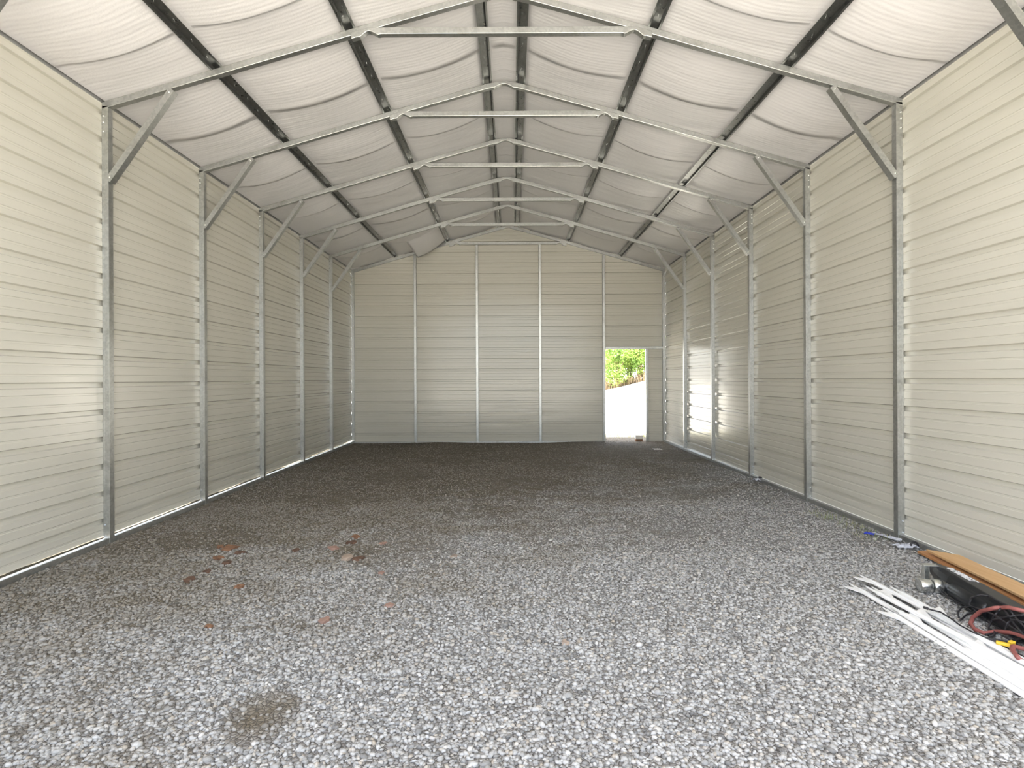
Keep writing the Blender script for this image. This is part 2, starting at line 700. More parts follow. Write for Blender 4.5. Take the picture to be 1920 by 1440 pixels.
def tie_mesh(y0, y1):
    mb = MB()
    st = []
    xs = sorted(list(np.linspace(-1.30, -1.00, 25)) + [-0.5, 0, 0.5] + list(np.linspace(1.00, 1.30, 25)))
    for d in xs:
        a = abs(d)
        drop = SL * 0.5 * (math.sqrt((a - 1.16) ** 2 + 0.0016) + (a - 1.16))
        zc = TIE_Z - drop
        c = math.exp(-((a - 1.15) / 0.050) ** 2) * 0.030 - 0.008 * math.exp(-((a - 1.07) / 0.018) ** 2) - 0.008 * math.exp(-((a - 1.225) / 0.015) ** 2)
        st.append((XC + d, zc + T / 2, zc - T / 2 + c))
    mb.rings([[(x, y0, zb), (x, y1, zb), (x, y1, zt), (x, y0, zt)] for x, zt, zb in st])
    return mb


def brace_mesh(y, sg):
    """U channel from the post up to the rafter, lapping both"""
    xi = XL if sg < 0 else XR
    p0 = Vector((xi - sg * -0.006, 0, 3.17))
    p1 = Vector((xi - sg * 0.555, 0, 3.965))
    d = (p1 - p0).normalized()
    nrm = Vector((-d.z, 0, d.x)) * (1 if sg < 0 else -1)     # towards the eave
    w = 0.048
    mb = MB()
    t = 0.003

    def plate(o0, o1, ya, yb):
        a, b = p0 + nrm * o0, p0 + nrm * o1
        c, e = p1 + nrm * o1, p1 + nrm * o0
        i = len(mb.v)
        for yy in (ya, yb):
            mb.v += [(q.x, yy, q.z) for q in (a, b, c, e)]
        mb.f += [(i, i + 1, i + 2, i + 3), (i + 7, i + 6, i + 5, i + 4)] + [(i + k, i + (k + 1) % 4, i + 4 + (k + 1) % 4, i + 4 + k) for k in range(4)]
    plate(-w / 2, w / 2, y - t - 0.001, y - 0.001)
    plate(-w / 2, w / 2, y + T + 0.001, y + T + t + 0.001)
    plate(-w / 2 - t, -w / 2, y - t - 0.001, y + T + t + 0.001)
    return mb, p0, p1


bolt_proto = MB()
bolt_proto.rings([[(0.009 * math.cos(a), dy, 0.009 * math.sin(a)) for a in (math.pi / 3 * k for k in range(6))] for dy in (0, -0.005)])
bolt_proto.rings([[(0.005 * math.cos(a), dy, 0.005 * math.sin(a)) for a in (math.pi / 3 * k for k in range(6))] for dy in (-0.005, -0.011)])
BOLT = None

where = {
    -3: 'galvanized steel arch frame at the open front edge of the shed',
    -2: 'galvanized steel arch frame second from the open front edge of the shed',
    -1: 'galvanized steel arch frame third from the open front edge of the shed',
    0: 'largest galvanized arch frame, the one nearest the camera with its ridge above the picture',
    1: 'galvanized arch frame with the longest, nearest horizontal collar tie in view',
    2: 'galvanized arch frame with the second collar tie from the camera',
    3: 'galvanized arch frame with the third collar tie from the camera',
    4: 'smallest braced galvanized arch frame, just in front of the end wall',
    5: 'galvanized arch frame fixed against the end wall, without corner braces',
}
for k in range(-3, 6):
    y = D0 + k * S
    root = empty('arch_frame', (XC, y, 0), where[k], 'steel frame', 'galvanized arch frames')
    for sg, xa, xb in ((-1, WL, XL), (1, XR, WR)):
        mb = MB().box((xa, y, 0.0), (xb, y + T, ZT + (0.02 if k < 5 else 0.0)))
        # swaged seam line and outer leg sleeve up the post
        mb.box((xa if sg < 0 else xb - 0.016, y - 0.0015, 0.02), (xa + 0.016 if sg < 0 else xb, y, ZT - 0.05))
        post = mb.build('post', GALV, root, bevel=0.005)
        bx = (xa + xb) / 2 + sg * 0.014
        for n_, bz in enumerate((3.735, 3.68, 3.60, 0.06, 0.16)):
            if BOLT is None:
                BOLT = bolt_proto.build('bolt', ZINC, post)
                BOLT.location = (bx, y - 0.001, bz)
                BOLT.matrix_parent_inverse = Matrix()
                BOLT.matrix_parent_inverse = root.matrix_basis.inverted()
            else:
                c = place(BOLT, (bx, y - 0.001, bz), root)
                c.parent = post
    rafter_mesh(y, y + T).build('rafter', GALV, root, bevel=0.004)
    if True:
        tie_mesh(y - T, y - 0.0005).build('collar_tie', GALV, root, bevel=0.004)
    if k < 5:
        for sg in (-1, 1):
            mb, p0, p1 = brace_mesh(y, sg)
            br = mb.build('corner_brace', GALV, root)
            for q in (p0.lerp(p1, 0.035), p0.lerp(p1, 0.965)):
                c = place(BOLT, (q.x, y - 0.005, q.z), root)
                c.parent = br

# ---------------------------------------------------------------- purlins: hat channels open towards the room
pn = ['second purlin from the left wall, between the slope middle and the ridge', '']
plab = {
    0: 'galvanized hat purlin running down the left roof slope, the one nearer the left wall',
    1: 'galvanized hat purlin running down the middle of the left roof slope',
    2: 'galvanized ridge purlin just left of the peak of the roof',
    3: 'galvanized ridge purlin just right of the peak of the roof',
    4: 'galvanized hat purlin running down the middle of the right roof slope',
    5: 'galvanized hat purlin running down the right roof slope, the one nearer the right wall',
}
SCREW = None
for i, off in enumerate(PUR):
    x = XC + off
    sg = 1 if off > 0 else -1
    ang = math.atan(SL) * sg
    e = empty('roof_purlin', (x, YF, APEX - SL * abs(off)), plab[i], 'roof purlin', 'hat channel purlins under the roof')
    R = Matrix.Translation((x, 0, APEX - SL * abs(off) + 0.0015)) @ Matrix.Rotation(ang, 4, 'Y')
    prof = [(-0.055, 0), (-0.038, 0), (-0.030, 0.036), (0.030, 0.036), (0.038, 0), (0.055, 0), (0.055, 0.002), (0.0395, 0.002), (0.0315, 0.038), (-0.0315, 0.038), (-0.0395, 0.002), (-0.055, 0.002)]
    mb = MB()
    mb.rings([[R @ Vector((px_, yy, pz)) for px_, pz in prof] for yy in (YF - 0.01, YW - 0.005)], cap=False)
    ch = mb.build('hat_channel', GALV_SHADED, e)
    yy = YF + 0.15
    while yy < YW - 0.1:
        if ((yy - D0) / S) % 1 > 0.05:
            pos = R @ Vector((random.uniform(-0.012, 0.012), yy, 0.036))
            if SCREW is None:
                s = MB()
                s.rings([[(0.0035 * (1 - q) * math.cos(a) + 0.0008, 0.0035 * (1 - q) * math.sin(a), -0.028 * q) for a in (math.pi / 3 * k for k in range(6))] for q in (0, 0.4, 0.97)])
                SCREW = s.build('screw_tip', ZINC, e)
                SCREW.matrix_parent_inverse = e.matrix_basis.inverted()
                SCREW.location = pos
            else:
                place(SCREW, pos, e, (random.uniform(-0.2, 0.2), ang + random.uniform(-0.2, 0.2), 0))
        yy += RIB

# ---------------------------------------------------------------- end wall studs, door frame, base rails
for x, zt, lab in ((-2.157, None, 'end wall stud nearest the left corner, under the torn insulation'),
                   (-0.775, TIE_Z + 0.03, 'tall end wall stud left of the middle, ending at the collar tie'),
                   (0.632, TIE_Z + 0.03, 'tall end wall stud right of the middle, ending at the collar tie'),
                   (2.058, None, 'end wall stud forming the left jamb of the doorway')):
    z1 = zt if zt else rtop(x) - 0.062
    o = MB().box((x - T / 2, YE, 0.02), (x + T / 2, YW - 0.001, z1)).build('wall_stud', GALV, bevel=0.004)
    tag(o, 'galvanized steel ' + lab, 'wall stud', 'studs of the end wall')
o = MB().box((DX0 + 0.002, YE, DZ - 0.004), (XR - 0.001, YW - 0.001, DZ + T - 0.004)).build('door_header', GALV, bevel=0.004)
tag(o, 'galvanized horizontal header tube over the doorway', 'door header')
o = MB().box((DX1, YE, 0.02), (DX1 + T, YW - 0.001, DZ - 0.006)).build('door_jamb', GALV, bevel=0.004)
tag(o, 'short galvanized tube at the right side of the doorway', 'door jamb')


def rail(lo, hi, lab):
    o = MB().box(lo, hi).build('base_rail', GALV, bevel=0.004)
    tag(o, lab, 'base rail', 'base rails on the gravel')


for x0, x1, side in ((WL, XL, 'left'), (XR, WR, 'right')):
    o = MB()
    o.box((x0 + 0.004, YF - 0.02, -0.015), (x1 - 0.004, YW, 0.046))
    o = o.build('base_rail', GALV, bevel=0.004)
    tag(o, 'galvanized base rail lying along the foot of the %s wall' % side, 'base rail', 'base rails on the gravel')
o = MB().box((XL + 0.002, YE + 0.002, -0.03), (2.02, YW - 0.002, 0.022)).build('base_rail', GALV, bevel=0.003)
tag(o, 'galvanized base rail at the foot of the end wall left of the doorway', 'base rail', 'base rails on the gravel')


# ---------------------------------------------------------------- ground
def fz(x, y):
    return 0.010 * math.sin(x * 1.7 + 0.6 * y) * math.sin(y * 1.3 + 1.0) + 0.006 * math.sin(x * 4.1 + 2) * math.sin(y * 3.7)


mb = MB()
nx, ny = 70, 145
fx = np.linspace(WL - 0.02, WR + 0.02, nx)
fy = np.linspace(-0.6, YW + 1.0, ny)
for x in fx:
    for y in fy:
        edge = min(1, max(0, min(x - WL - 0.05, WR - 0.05 - x) / 0.3))
        mb.v.append((float(x), float(y), fz(x, y) * edge))
for a in range(nx - 1):
    for b in range(ny - 1):
        i = a * ny + b
        mb.f.append((i, i + ny, i + ny + 1, i + 1))
struct(mb.build('floor', FLOOR, smooth=True))


def hill(x, y):
    r = min(1, max(0, (y - 15) / 20))
    r = r * r * (3 - 2 * r)
    return -0.03 + r * max(0.2, min(3.0, 0.83 + 0.24 * (x - 5.8)))


mb = MB()
gx = np.concatenate([np.linspace(-80, -8, 14), np.linspace(-7, 20, 28), np.linspace(24, 90, 12)])
gy = np.concatenate([np.linspace(-80, -5, 14), np.linspace(-4, 50, 46), np.linspace(54, 110, 10)])
for x in gx:
    for y in gy:
        mb.v.append((float(x), float(y), hill(x, y)))
n = len(gy)
for a in range(len(gx) - 1):
    for b in range(n - 1):
        mb.f.append((a * n + b, (a + 1) * n + b, (a + 1) * n + b + 1, a * n + b + 1))
struct(mb.build('ground', FIELD, smooth=True))


# soil banked up outside against the foot of the left wall
mb = MB()
by = np.arange(YF, YW + 0.5, 0.05)
for y in by:
    q = noise.noise(Vector((y * 1.7, 0.3, 0.0))) * 0.016 + noise.noise(Vector((y * 9.0, 1.3, 0.0))) * 0.008
    for dx, dz in ((-0.035, 0.046), (-0.09, 0.052), (-0.20, 0.046), (-0.45, 0.01), (-0.9, -0.05)):
        mb.v.append((WL + dx, float(y), dz + (q if dz > 0 else 0)))
for a in range(len(by) - 1):
    for b in range(4):
        i = a * 5 + b
        mb.f.append((i, i + 1, i + 6, i + 5))
o = mb.build('soil_bank', BANK, smooth=True)
tag(o, 'sunlit soil banked along the foot of the left wall outside', 'soil', kind='stuff')


# loose stones, all in one object: nobody could count them
def stones():
    ico = np.array([(math.cos(a) * math.cos(b), math.sin(a) * math.cos(b), math.sin(b)) for b, a in
                    [(math.pi / 2, 0)] + [(0.46, 2 * math.pi * k / 5) for k in range(5)] + [(-0.46, 2 * math.pi * (k + 0.5) / 5) for k in range(5)] + [(-math.pi / 2, 0)]])
    fc = []
    for k in range(5):
        a, b = 1 + k, 1 + (k + 1) % 5
        c, d = 6 + k, 6 + (k + 1) % 5
        fc += [(0, a, b), (a, c, b), (b, c, d), (c, 11, d)]
    fc = np.array(fc)
    xs, ys, rs = [], [], []

    def band(y0, y1, dens, r0, r1, hw=4.0):
        n = int((y1 - y0) * 7.0 * dens)
        x = rng.uniform(WL + 0.06, WR - 0.06, n)
        y = rng.uniform(y0, y1, n)
        ok = np.abs(x) < y * 1.0 + 0.5
        xs.append(x[ok])
        ys.append(y[ok])
        r = rng.uniform(r0, r1, n)[ok] * np.where(rng.random(ok.sum()) > 0.96, 1.5, 1)
        rs.append(r)
    band(1.9, 3.2, 3600, 0.0065, 0.0135)
    band(3.2, 4.6, 3000, 0.0060, 0.0125)
    band(4.6, 6.5, 1900, 0.0060, 0.0110)
    band(6.5, 9.5, 700, 0.006, 0.0115)
    band(9.5, 13.2, 350, 0.006, 0.012)
    x = np.concatenate(xs)
    y = np.concatenate(ys)
    r = np.concatenate(rs)
    # fewer stones over the bare patch
    bare = np.hypot((x + 1.06) / 0.8, y - 2.38) < 0.19
    low = 0.5 + 0.5 * np.sin(x * 2.1 + 1.3 * y + 0.7) * np.sin(y * 2.3 - 0.9 * x)
    keep = ~(bare & (rng.random(len(x)) < 0.85)) & ~((y > 4.2) & (low > 0.75) & (rng.random(len(x)) < 0.6))
    x, y, r = x[keep], y[keep], r[keep]
    N = len(x)
    z = np.array([fz(a, b) for a, b in zip(x, y)]) + r * 0.25 * rng.random(N)
    V = ico[None, :, :] * (1 + rng.uniform(-0.28, 0.28, (N, 12, 1)))
    sc3 = np.stack([rng.uniform(0.85, 1.35, N), rng.uniform(0.7, 1.0, N), rng.uniform(0.45, 0.8, N)], 1) * r[:, None]
    V = V * sc3[:, None, :]
    a = rng.uniform(0, 2 * math.pi, N)
    t = rng.normal(0, 0.35, N)
    ct, st_ = np.cos(t)[:, None], np.sin(t)[:, None]
    X, Y, Z = V[..., 0], V[..., 1], V[..., 2]
    Y, Z = Y * ct - Z * st_, Y * st_ + Z * ct
    ca, sa = np.cos(a)[:, None], np.sin(a)[:, None]
    X, Y = X * ca - Y * sa, X * sa + Y * ca
    V = np.stack([X + x[:, None], Y + y[:, None], Z + z[:, None]], 2).reshape(-1, 3)
    Fc = (fc[None, :, :] + (np.arange(N) * 12)[:, None, None]).reshape(-1, 3)
    me = bpy.data.meshes.new('loose_gravel')
    me.vertices.add(len(V))
    me.vertices.foreach_set('co', V.astype(np.float32).ravel())
    me.loops.add(len(Fc) * 3)
    me.loops.foreach_set('vertex_index', Fc.astype(np.int32).ravel())
    me.polygons.add(len(Fc))
    me.polygons.foreach_set('loop_start', np.arange(0, len(Fc) * 3, 3, dtype=np.int32))
    me.update(calc_edges=True)
    at_ = me.attributes.new('shade', 'FLOAT', 'POINT')
    at_.data.foreach_set('value', np.repeat(rng.random(N) ** 0.9, 12).astype(np.float32))
    me.materials.append(STONE)
    o = bpy.data.objects.new('loose_gravel', me)
    col.objects.link(o)
    tag(o, 'loose grey crushed gravel strewn over the shed floor', 'gravel', kind='stuff')


stones()


# ---------------------------------------------------------------- small rubble
def chunk(name, px, py, w, l, h, mat, lab, cat, rot=None, seed=0, group=None):
    p = g(px, py)
    rnd = random.Random(int(px * 7 + py))
    bm = bmesh.new()
    bmesh.ops.create_icosphere(bm, subdivisions=2, radius=1)
    ph = rnd.uniform(0, 50)
    for v in bm.verts:
        n_ = noise.noise(v.co * 1.6 + Vector((ph, 0, 0))) * 0.75
        v.co *= 1 + n_
        v.co.x = max(-0.85, min(0.8, v.co.x))
        v.co.z = max(-0.6, min(0.55, v.co.z))
        v.co.x *= w / 2
        v.co.y *= l / 2
        v.co.z *= h
    me = bpy.data.meshes.new(name)
    bm.to_mesh(me)
    bm.free()
    me.materials.append(mat)
    o = bpy.data.objects.new(name, me)
    col.objects.link(o)
    o.location = (p.x, p.y, fz(p.x, p.y) + h * 0.12 + 0.002)
    o.rotation_euler = (rnd.uniform(-0.08, 0.08), rnd.uniform(-0.08, 0.08), rot if rot is not None else rnd.uniform(0, 3.1))
    return tag(o, lab, cat, group)


RG = 'broken pieces scattered on the gravel'
chunk('brick_fragment', 608, 1165, 0.075, 0.085, 0.022, PINKST, 'flat pinkish stone lying alone on the grey gravel, nearest the camera', 'stone', 0.2, group=RG)
chunk('brick_fragment', 652, 1047, 0.11, 0.12, 0.03, BUFF, 'buff flat stone, the largest piece on the gravel left of centre', 'stone', 0.1, group=RG)
chunk('bark_piece', 672, 1050, 0.08, 0.09, 0.022, RUST, 'dark brown flake touching the right end of the large buff stone', 'bark', group=RG)
chunk('brick_fragment', 626, 1029, 0.11, 0.10, 0.024, PINKST, 'dull pink flat fragment behind the large buff stone', 'stone', group=RG)
chunk('brick_fragment', 668, 1009, 0.075, 0.08, 0.022, BRICK, 'small orange brick chip, the farthest from the camera of the middle cluster', 'brick chip', group=RG)
chunk('bark_piece', 660, 1019, 0.09, 0.09, 0.022, RUST, 'dark red brown flake just in front of the farthest orange chip', 'bark', group=RG)
chunk('brick_fragment', 431, 1029, 0.12, 0.12, 0.026, BRICK, 'bright orange brick flake, the largest of the left cluster', 'brick chip', group=RG)
chunk('brick_fragment', 413, 1026, 0.06, 0.07, 0.022, BRICK, 'small orange chip touching the left end of the bright orange flake', 'brick chip', group=RG)
chunk('bark_piece', 451, 1038, 0.07, 0.08, 0.02, RUST, 'dark red chip right of the bright orange flake', 'bark', group=RG)
chunk('brick_fragment', 410, 1048, 0.07, 0.09, 0.026, BRICK, 'orange chip between the orange flake and the dark red lump', 'brick chip', group=RG)
chunk('bark_piece', 424, 1057, 0.08, 0.08, 0.026, RUST, 'dark red lump nearest the camera in the left cluster', 'bark', group=RG)
chunk('bark_piece', 388, 1072, 0.07, 0.06, 0.02, RUST, 'brown chip at the left front end of the left cluster', 'bark', group=RG)
chunk('bark_piece', 356, 1088, 0.09, 0.07, 0.026, RUST, 'dark rusty lump, leftmost piece on the open gravel', 'bark', group=RG)
chunk('brick_fragment', 449, 1103, 0.065, 0.06, 0.022, BRICK, 'lone orange brick chip in front of the left cluster', 'brick chip', group=RG)
chunk('brick_fragment', 391, 1178, 0.05, 0.05, 0.02, BRICK, 'small orange chip at the lower left of the floor', 'brick chip', group=RG)
chunk('brick_fragment', 718, 1022, 0.07, 0.06, 0.018, PINKST, 'faint pink chip right of the middle cluster, toward the back', 'stone', group=RG)
chunk('brick_fragment', 714, 1075, 0.05, 0.05, 0.018, PINKST, 'small pink chip right and in front of the large buff stone', 'stone', group=RG)
chunk('brick_fragment', 730, 1134, 0.07, 0.06, 0.018, PINKST, 'dusky red chip right of the lone pinkish stone', 'stone', group=RG)
chunk('brick_fragment', 851, 1045, 0.06, 0.06, 0.018, BUFF, 'small buff chip, the rightmost piece near the floor centre', 'stone', group=RG)
chunk('stone', 1060, 1205, 0.05, 0.05, 0.018, BUFF, 'tan stone on the grey gravel right of the floor centre', 'stone', group=RG)
chunk('bark_piece', 555, 1031, 0.09, 0.05, 0.018, RUST, 'thin brown flake between the left and middle clusters', 'bark', group=RG)

# brick and block in the doorway
p = g(1203, 830.5)
bk = MB().box((-0.075, 0, 0), (0.08, 0.09, 0.055)).build('brick', BRICK, bevel=0.004)
bk.location = (p.x, YE + 0.02, 0.004)
tag(bk, 'brown brick lying in the doorway beside its right jamb', 'brick')
bk = MB().box((-0.085, 0.002, 0), (0.085, 0.092, 0.085)).build('stone_block', WHITEB, bevel=0.008)
bk.location = (p.x + 0.005, YE + 0.02, 0.0595)
tag(bk, 'white block standing on the brown brick in the doorway', 'block')


def crumple(name, px, py, size, mat, lab, cat, flat=0.5, seed=1.0, thick=0.0015, rz=0.0):
    p = g(px, py)
    mb = MB()
    n = 12
    for i in range(n + 1):
        for j in range(n + 1):
            a, b = i / n - 0.5, j / n - 0.5
            q = Vector((a * size[0], b * size[1], 0))
            w = noise.noise_vector(Vector((a * 4 + seed, b * 4, seed))) * 0.25
            mb.v.append((q.x + w.x * size[0] * 0.4, q.y + w.y * size[1] * 0.5, abs(w.z) * size[0] * flat * 2.0 + 0.006))
    for i in range(n):
        for j in range(n):
            q = i * (n + 1) + j
            mb.f.append((q, q + n + 1, q + n + 2, q + 1))
    o = mb.build(name, mat, solid=thick)
    o.location = (p.x, p.y, fz(p.x, p.y) + 0.004)
    o.rotation_euler = (0, 0, rz)
    return tag(o, lab, cat)


crumple('plastic_wrapper', 1697, 1028, (0.17, 0.10), CLEARP, 'crumpled clear plastic film at the foot of the nearest right post', 'wrapper', 0.5, 2.2)
crumple('plastic_scrap', 1631, 1004, (0.075, 0.07), BLUE, 'small bright blue plastic scrap beside the right base rail', 'plastic scrap', 0.35, 5.1, rz=-0.8)
crumple('plastic_film', 1425, 903, (0.15, 0.12), CLEARP, 'scrap of clear film beside the small black puck at the right wall', 'wrapper', 0.6, 8.4)
crumple('paper_scrap', 1233, 843, (0.16, 0.22), WHITEB, 'pale paper scrap on the dark gravel near the right back corner', 'paper scrap', 0.2, 4.0)
crumple('foam_shred', 1662, 1010, (0.24, 0.05), CLEARP, 'shredded white foam strip along the right base rail beside the blue scrap', 'foam scrap', 0.2, 6.6, rz=-1.2)
p = g(1712, 1030)
mb = MB()
mb.tube([(0.03 * math.cos(a), 0, 0.018 + 0.03 * math.sin(a)) for a in np.linspace(-0.3, math.pi + 0.3, 14)], 0.008)
o = mb.build('rubber_ring', RUBBER, smooth=True)
o.location = (p.x + 0.01, p.y, 0.012)
tag(o, 'dark curved rubber piece beside the clear film at the nearest right post', 'rubber piece')
p = g(1424, 903)
mb = MB()
mb.rings([[(r_ * math.cos(a), y_, 0.03 + r_ * math.sin(a)) for a in (2 * math.pi * k / 16 for k in range(16))] for r_, y_ in ((0.026, -0.02), (0.03, -0.015), (0.03, 0.015), (0.024, 0.02))])
o = mb.build('rubber_puck', RUBBER, smooth=False)
o.location = (p.x + 0.02, p.y + 0.03, 0.006)
o.rotation_euler = (0, 0, 0.6)
tag(o, 'small black rubber puck lying beside the third post of the right wall', 'rubber puck')

# ---------------------------------------------------------------- boards along the right wall
def board(p_far, p_near, width, th, tilt, mat, lab, skew=0.0):
    """long plank: lower inner edge runs from p_far to p_near on the ground, tilted up towards the wall"""
    d = (p_near - p_far)
    L = d.length
    d.normalize()
    side = Vector((0, 0, 1)).cross(d)
    if side.x < 0:
        side = -side
    w = (side * math.cos(tilt) + Vector((0, 0, 1)) * math.sin(tilt)).normalized()
    n_ = w.cross(d)
    if n_.z < 0:
        n_ = -n_
    mb = MB()
    i = len(mb.v)
    for s_ in (0, L):
        for a, b in ((0, 0), (width, 0), (width, th), (0, th)):
            q = d * (s_ + (skew * (a / width) if s_ == 0 else 0)) + w * a + n_ * b
            mb.v.append(tuple(q))
    mb.f += [(0, 1, 2, 3), (7, 6, 5, 4)] + [(k, (k + 1) % 4, 4 + (k + 1) % 4, 4 + k) for k in range(4)]
    o = mb.build('wood_board', mat, bevel=0.002)
    o.location = p_far
    return tag(o, lab, 'board', 'wooden boards against the right wall')


board(g(1737, 1034, 0.055), g(1923, 1126, 0.060) + (g(1923, 1126, 0.060) - g(1737, 1034, 0.055)) * 0.7, 0.125, 0.018, 0.16, WOOD1, 'pale wooden board on top, leaning against the foot of the right wall', skew=0.20)
board(g(1720, 1037, 0.020), g(1923, 1139, 0.022) + (g(1923, 1139, 0.022) - g(1720, 1037, 0.020)) * 0.7, 0.15, 0.018, 0.03, WOOD2, 'reddish wooden board underneath the pale one, flat on the gravel')


# ---------------------------------------------------------------- white step-in fence posts in a bundle
def fence_post(tip, tail, z, lab, spin=0.0, fin=1, finpos=0.16, w=0.046):
    a = g(tip[0], tip[1], z)
    b = g(tail[0], tail[1], z + 0.004)
    d = (b - a)
    d.z = 0
    Lr = d.length
    d.normalize()
    rz = math.atan2(d.y, d.x)
    e = empty('fence_post', (a.x, a.y, z), lab, 'fence post', 'white fence posts in a bundle')
    e.rotation_euler = (0, 0, rz)
    bpy.context.view_layer.update()
    h = 0.012
    prof = [(-0.5, 0), (0.5, 0), (0.5, 0.45), (0.16, 0.5), (0.12, 1.0), (-0.12, 1.0), (-0.16, 0.5), (-0.5, 0.45)]
    rings = []
    L = 1.42
    for s_, k, kz in ((0.115, 0.62, 1), (0.14, 1.0, 1), (L - 0.02, 1.0, 1), (L, 0.8, 0.9)):
        rings.append([(s_, py_ * w * k, pz_ * h * 1.3 * kz) for py_, pz_ in prof])
    sh = MB().rings(rings).build('shaft', WHITEP, None, bevel=0.001)
    rs = []
    for s_, k in ((0, 0.04), (0.03, 0.28), (0.08, 0.5), (0.12, 0.55)):
        rs.append([(s_, py_ * w * k, h * 0.5 + (pz_ - 0.5) * h * min(1, k + 0.25)) for py_, pz_ in prof])
    sp = MB().rings(rs).build('spike', WHITEP, None)
    fo = finpos
    pts = [(fo - 0.035, 0.0), (fo - 0.075, fin * 0.075), (fo - 0.045, fin * 0.070), (fo + 0.09, fin * 0.012), (fo + 0.09, 0)]
    mbf = MB()
    i = 0
    mbf.v = [(x_, y_, zz) for zz in (h * 0.35, h * 0.75) for x_, y_ in pts]
    m_ = len(pts)
    mbf.f = [tuple(range(m_)), tuple(range(2 * m_ - 1, m_ - 1, -1))] + [(k, (k + 1) % m_, m_ + (k + 1) % m_, m_ + k) for k in range(m_)]
    fi = mbf.build('step_fin', WHITEP, None)
    for o in (sh, sp, fi):
        o.parent = e
        o.location = (0, 0, 0)
    return e


fp = [((1592, 1095), (1915, 1283), 0.012, 'leftmost white fence post of the bundle, with its spike tip farthest left', -1, 0.13),
      ((1611, 1079), (1920, 1238), 0.030, 'white fence post whose spike and fin point farthest back over the gravel', -1, 0.12),
      ((1634, 1101), (1920, 1272), 0.024, 'white fence post with its spike just behind the two foremost tips', 1, 0.12),
      ((1653, 1139), (1910, 1296), 0.014, 'front white fence post with its spike low at the camera side', -1, 0.14),
      ((1664, 1134), (1920, 1288), 0.030, 'white fence post lying just behind the front one of the bundle', 1, 0.20),
      ((1622, 1100), (1920, 1256), 0.040, 'white fence post resting on top in the middle of the bundle', 1, 0.45),
      ((1690, 1120), (1920, 1252), 0.016, 'white fence post at the back of the bundle beside the cables', 1, 0.25),
      ((1668, 1100), (1920, 1243), 0.036, 'white fence post with a broad fin at the wheel end of the bundle', 1, 0.42),
      ((1700, 1140), (1920, 1264), 0.030, 'white fence post in the thick of the bundle with its tip hidden under others', 1, 0.5),
      ((1720, 1150), (1920, 1280), 0.018, 'white fence post low in the bundle behind the two front ones', -1, 0.5),
      ]
for tip, tail, z, lab, fin, fpz in fp:
    fence_post(tip, tail, z, lab, fin=fin, finpos=fpz)

# ---------------------------------------------------------------- black jack housing with zinc wheel
JA = Vector((2.905, 3.86, 0))
JB = Vector((2.73, 2.76, 0))
jd = (JB - JA).normalized()
jz = math.atan2(jd.y, jd.x)
jack = empty('trailer_jack', (JA.x, JA.y, 0.0), 'long glossy black jack with white lettering and a zinc wheel, lying beside the boards', 'jack')
JM = Matrix.Translation(JA) @ Matrix.Rotation(jz, 4, 'Z')


def jp(mb, name, mat, parent=None, **kw):
    o = mb.build(name, mat, None, **kw)
    o.parent = parent or jack
    return o


jack.matrix_basis = JM
# local frame: x along the housing towards the camera, +y towards the wall, z up
rings = []
for x_, hw, zt, zb in ((-0.03, 0.026, 0.128, 0.085), (0.00, 0.040, 0.138, 0.070), (0.05, 0.046, 0.142, 0.050), (0.13, 0.060, 0.150, 0.016), (0.25, 0.074, 0.152, 0.010), (0.75, 0.080, 0.148, 0.010), (1.25, 0.080, 0.140, 0.010)):
    c_ = zt - zb
    rings.append([(x_, -hw, zb + c_ * 0.15), (x_, -hw * 1.02, zb + c_ * 0.60), (x_, -hw * 0.80, zb + c_ * 0.86), (x_, -hw * 0.5, zt), (x_, hw * 0.60, zt * 0.99),
                  (x_, hw * 0.95, zb + c_ * 0.7), (x_, hw, zb + c_ * 0.15), (x_, hw * 0.8, zb), (x_, -hw * 0.8, zb)])
jp(MB().rings(rings), 'housing', BLACK, bevel=0.005)
# rounded motor tube bulging from the side towards the gravel
mt = MB()
mt.rings([[(x_, -0.052 + r_ * math.cos(a), 0.066 + r_ * math.sin(a)) for a in (2 * math.pi * k / 24 for k in range(24))]
          for x_, r_ in ((0.30, 0.02), (0.305, 0.046), (0.315, 0.052), (0.62, 0.052), (0.64, 0.046), (0.645, 0.02))])
jp(mt, 'motor_tube', BLACK, smooth=True)
# zinc bracket: two cheek plates and the wheel between them
br = MB()
for yy in (-0.118, -0.092):
    br.box((0.055, yy, 0.040), (0.095, yy + 0.004, 0.148))
br.box((0.040, -0.120, 0.144), (0.095, -0.030, 0.150))
br.box((0.052, -0.120, 0.040), (0.056, -0.088, 0.148))
br.box((0.090, -0.150, 0.040), (0.195, -0.088, 0.046))
jp(br, 'zinc_bracket', ZINC, bevel=0.002)['label'] = 'zinc plated bracket'
wh = MB()
for y0 in (-0.205, -0.125):
    wh.rings([[(0.190 + r_ * math.cos(a), y0 + dy, 0.046 + r_ * math.sin(a)) for a in (2 * math.pi * k / 32 for k in range(32))]
              for r_, dy in ((0.012, 0.0), (0.030, 0.004), (0.042, 0.0), (0.0455, 0.006), (0.0455, 0.066), (0.042, 0.072), (0.030, 0.068), (0.012, 0.072))])
jp(wh, 'wheel', ZINC, smooth=True)['label'] = 'zinc double wheel'
# strap along the lower edge
jp(MB().tube([(x_, -0.078 - 0.02 * math.sin(x_ * 3.0), 0.022) for x_ in np.linspace(0.05, 1.1, 30)], 0.005), 'strap', RUBBER, smooth=True)
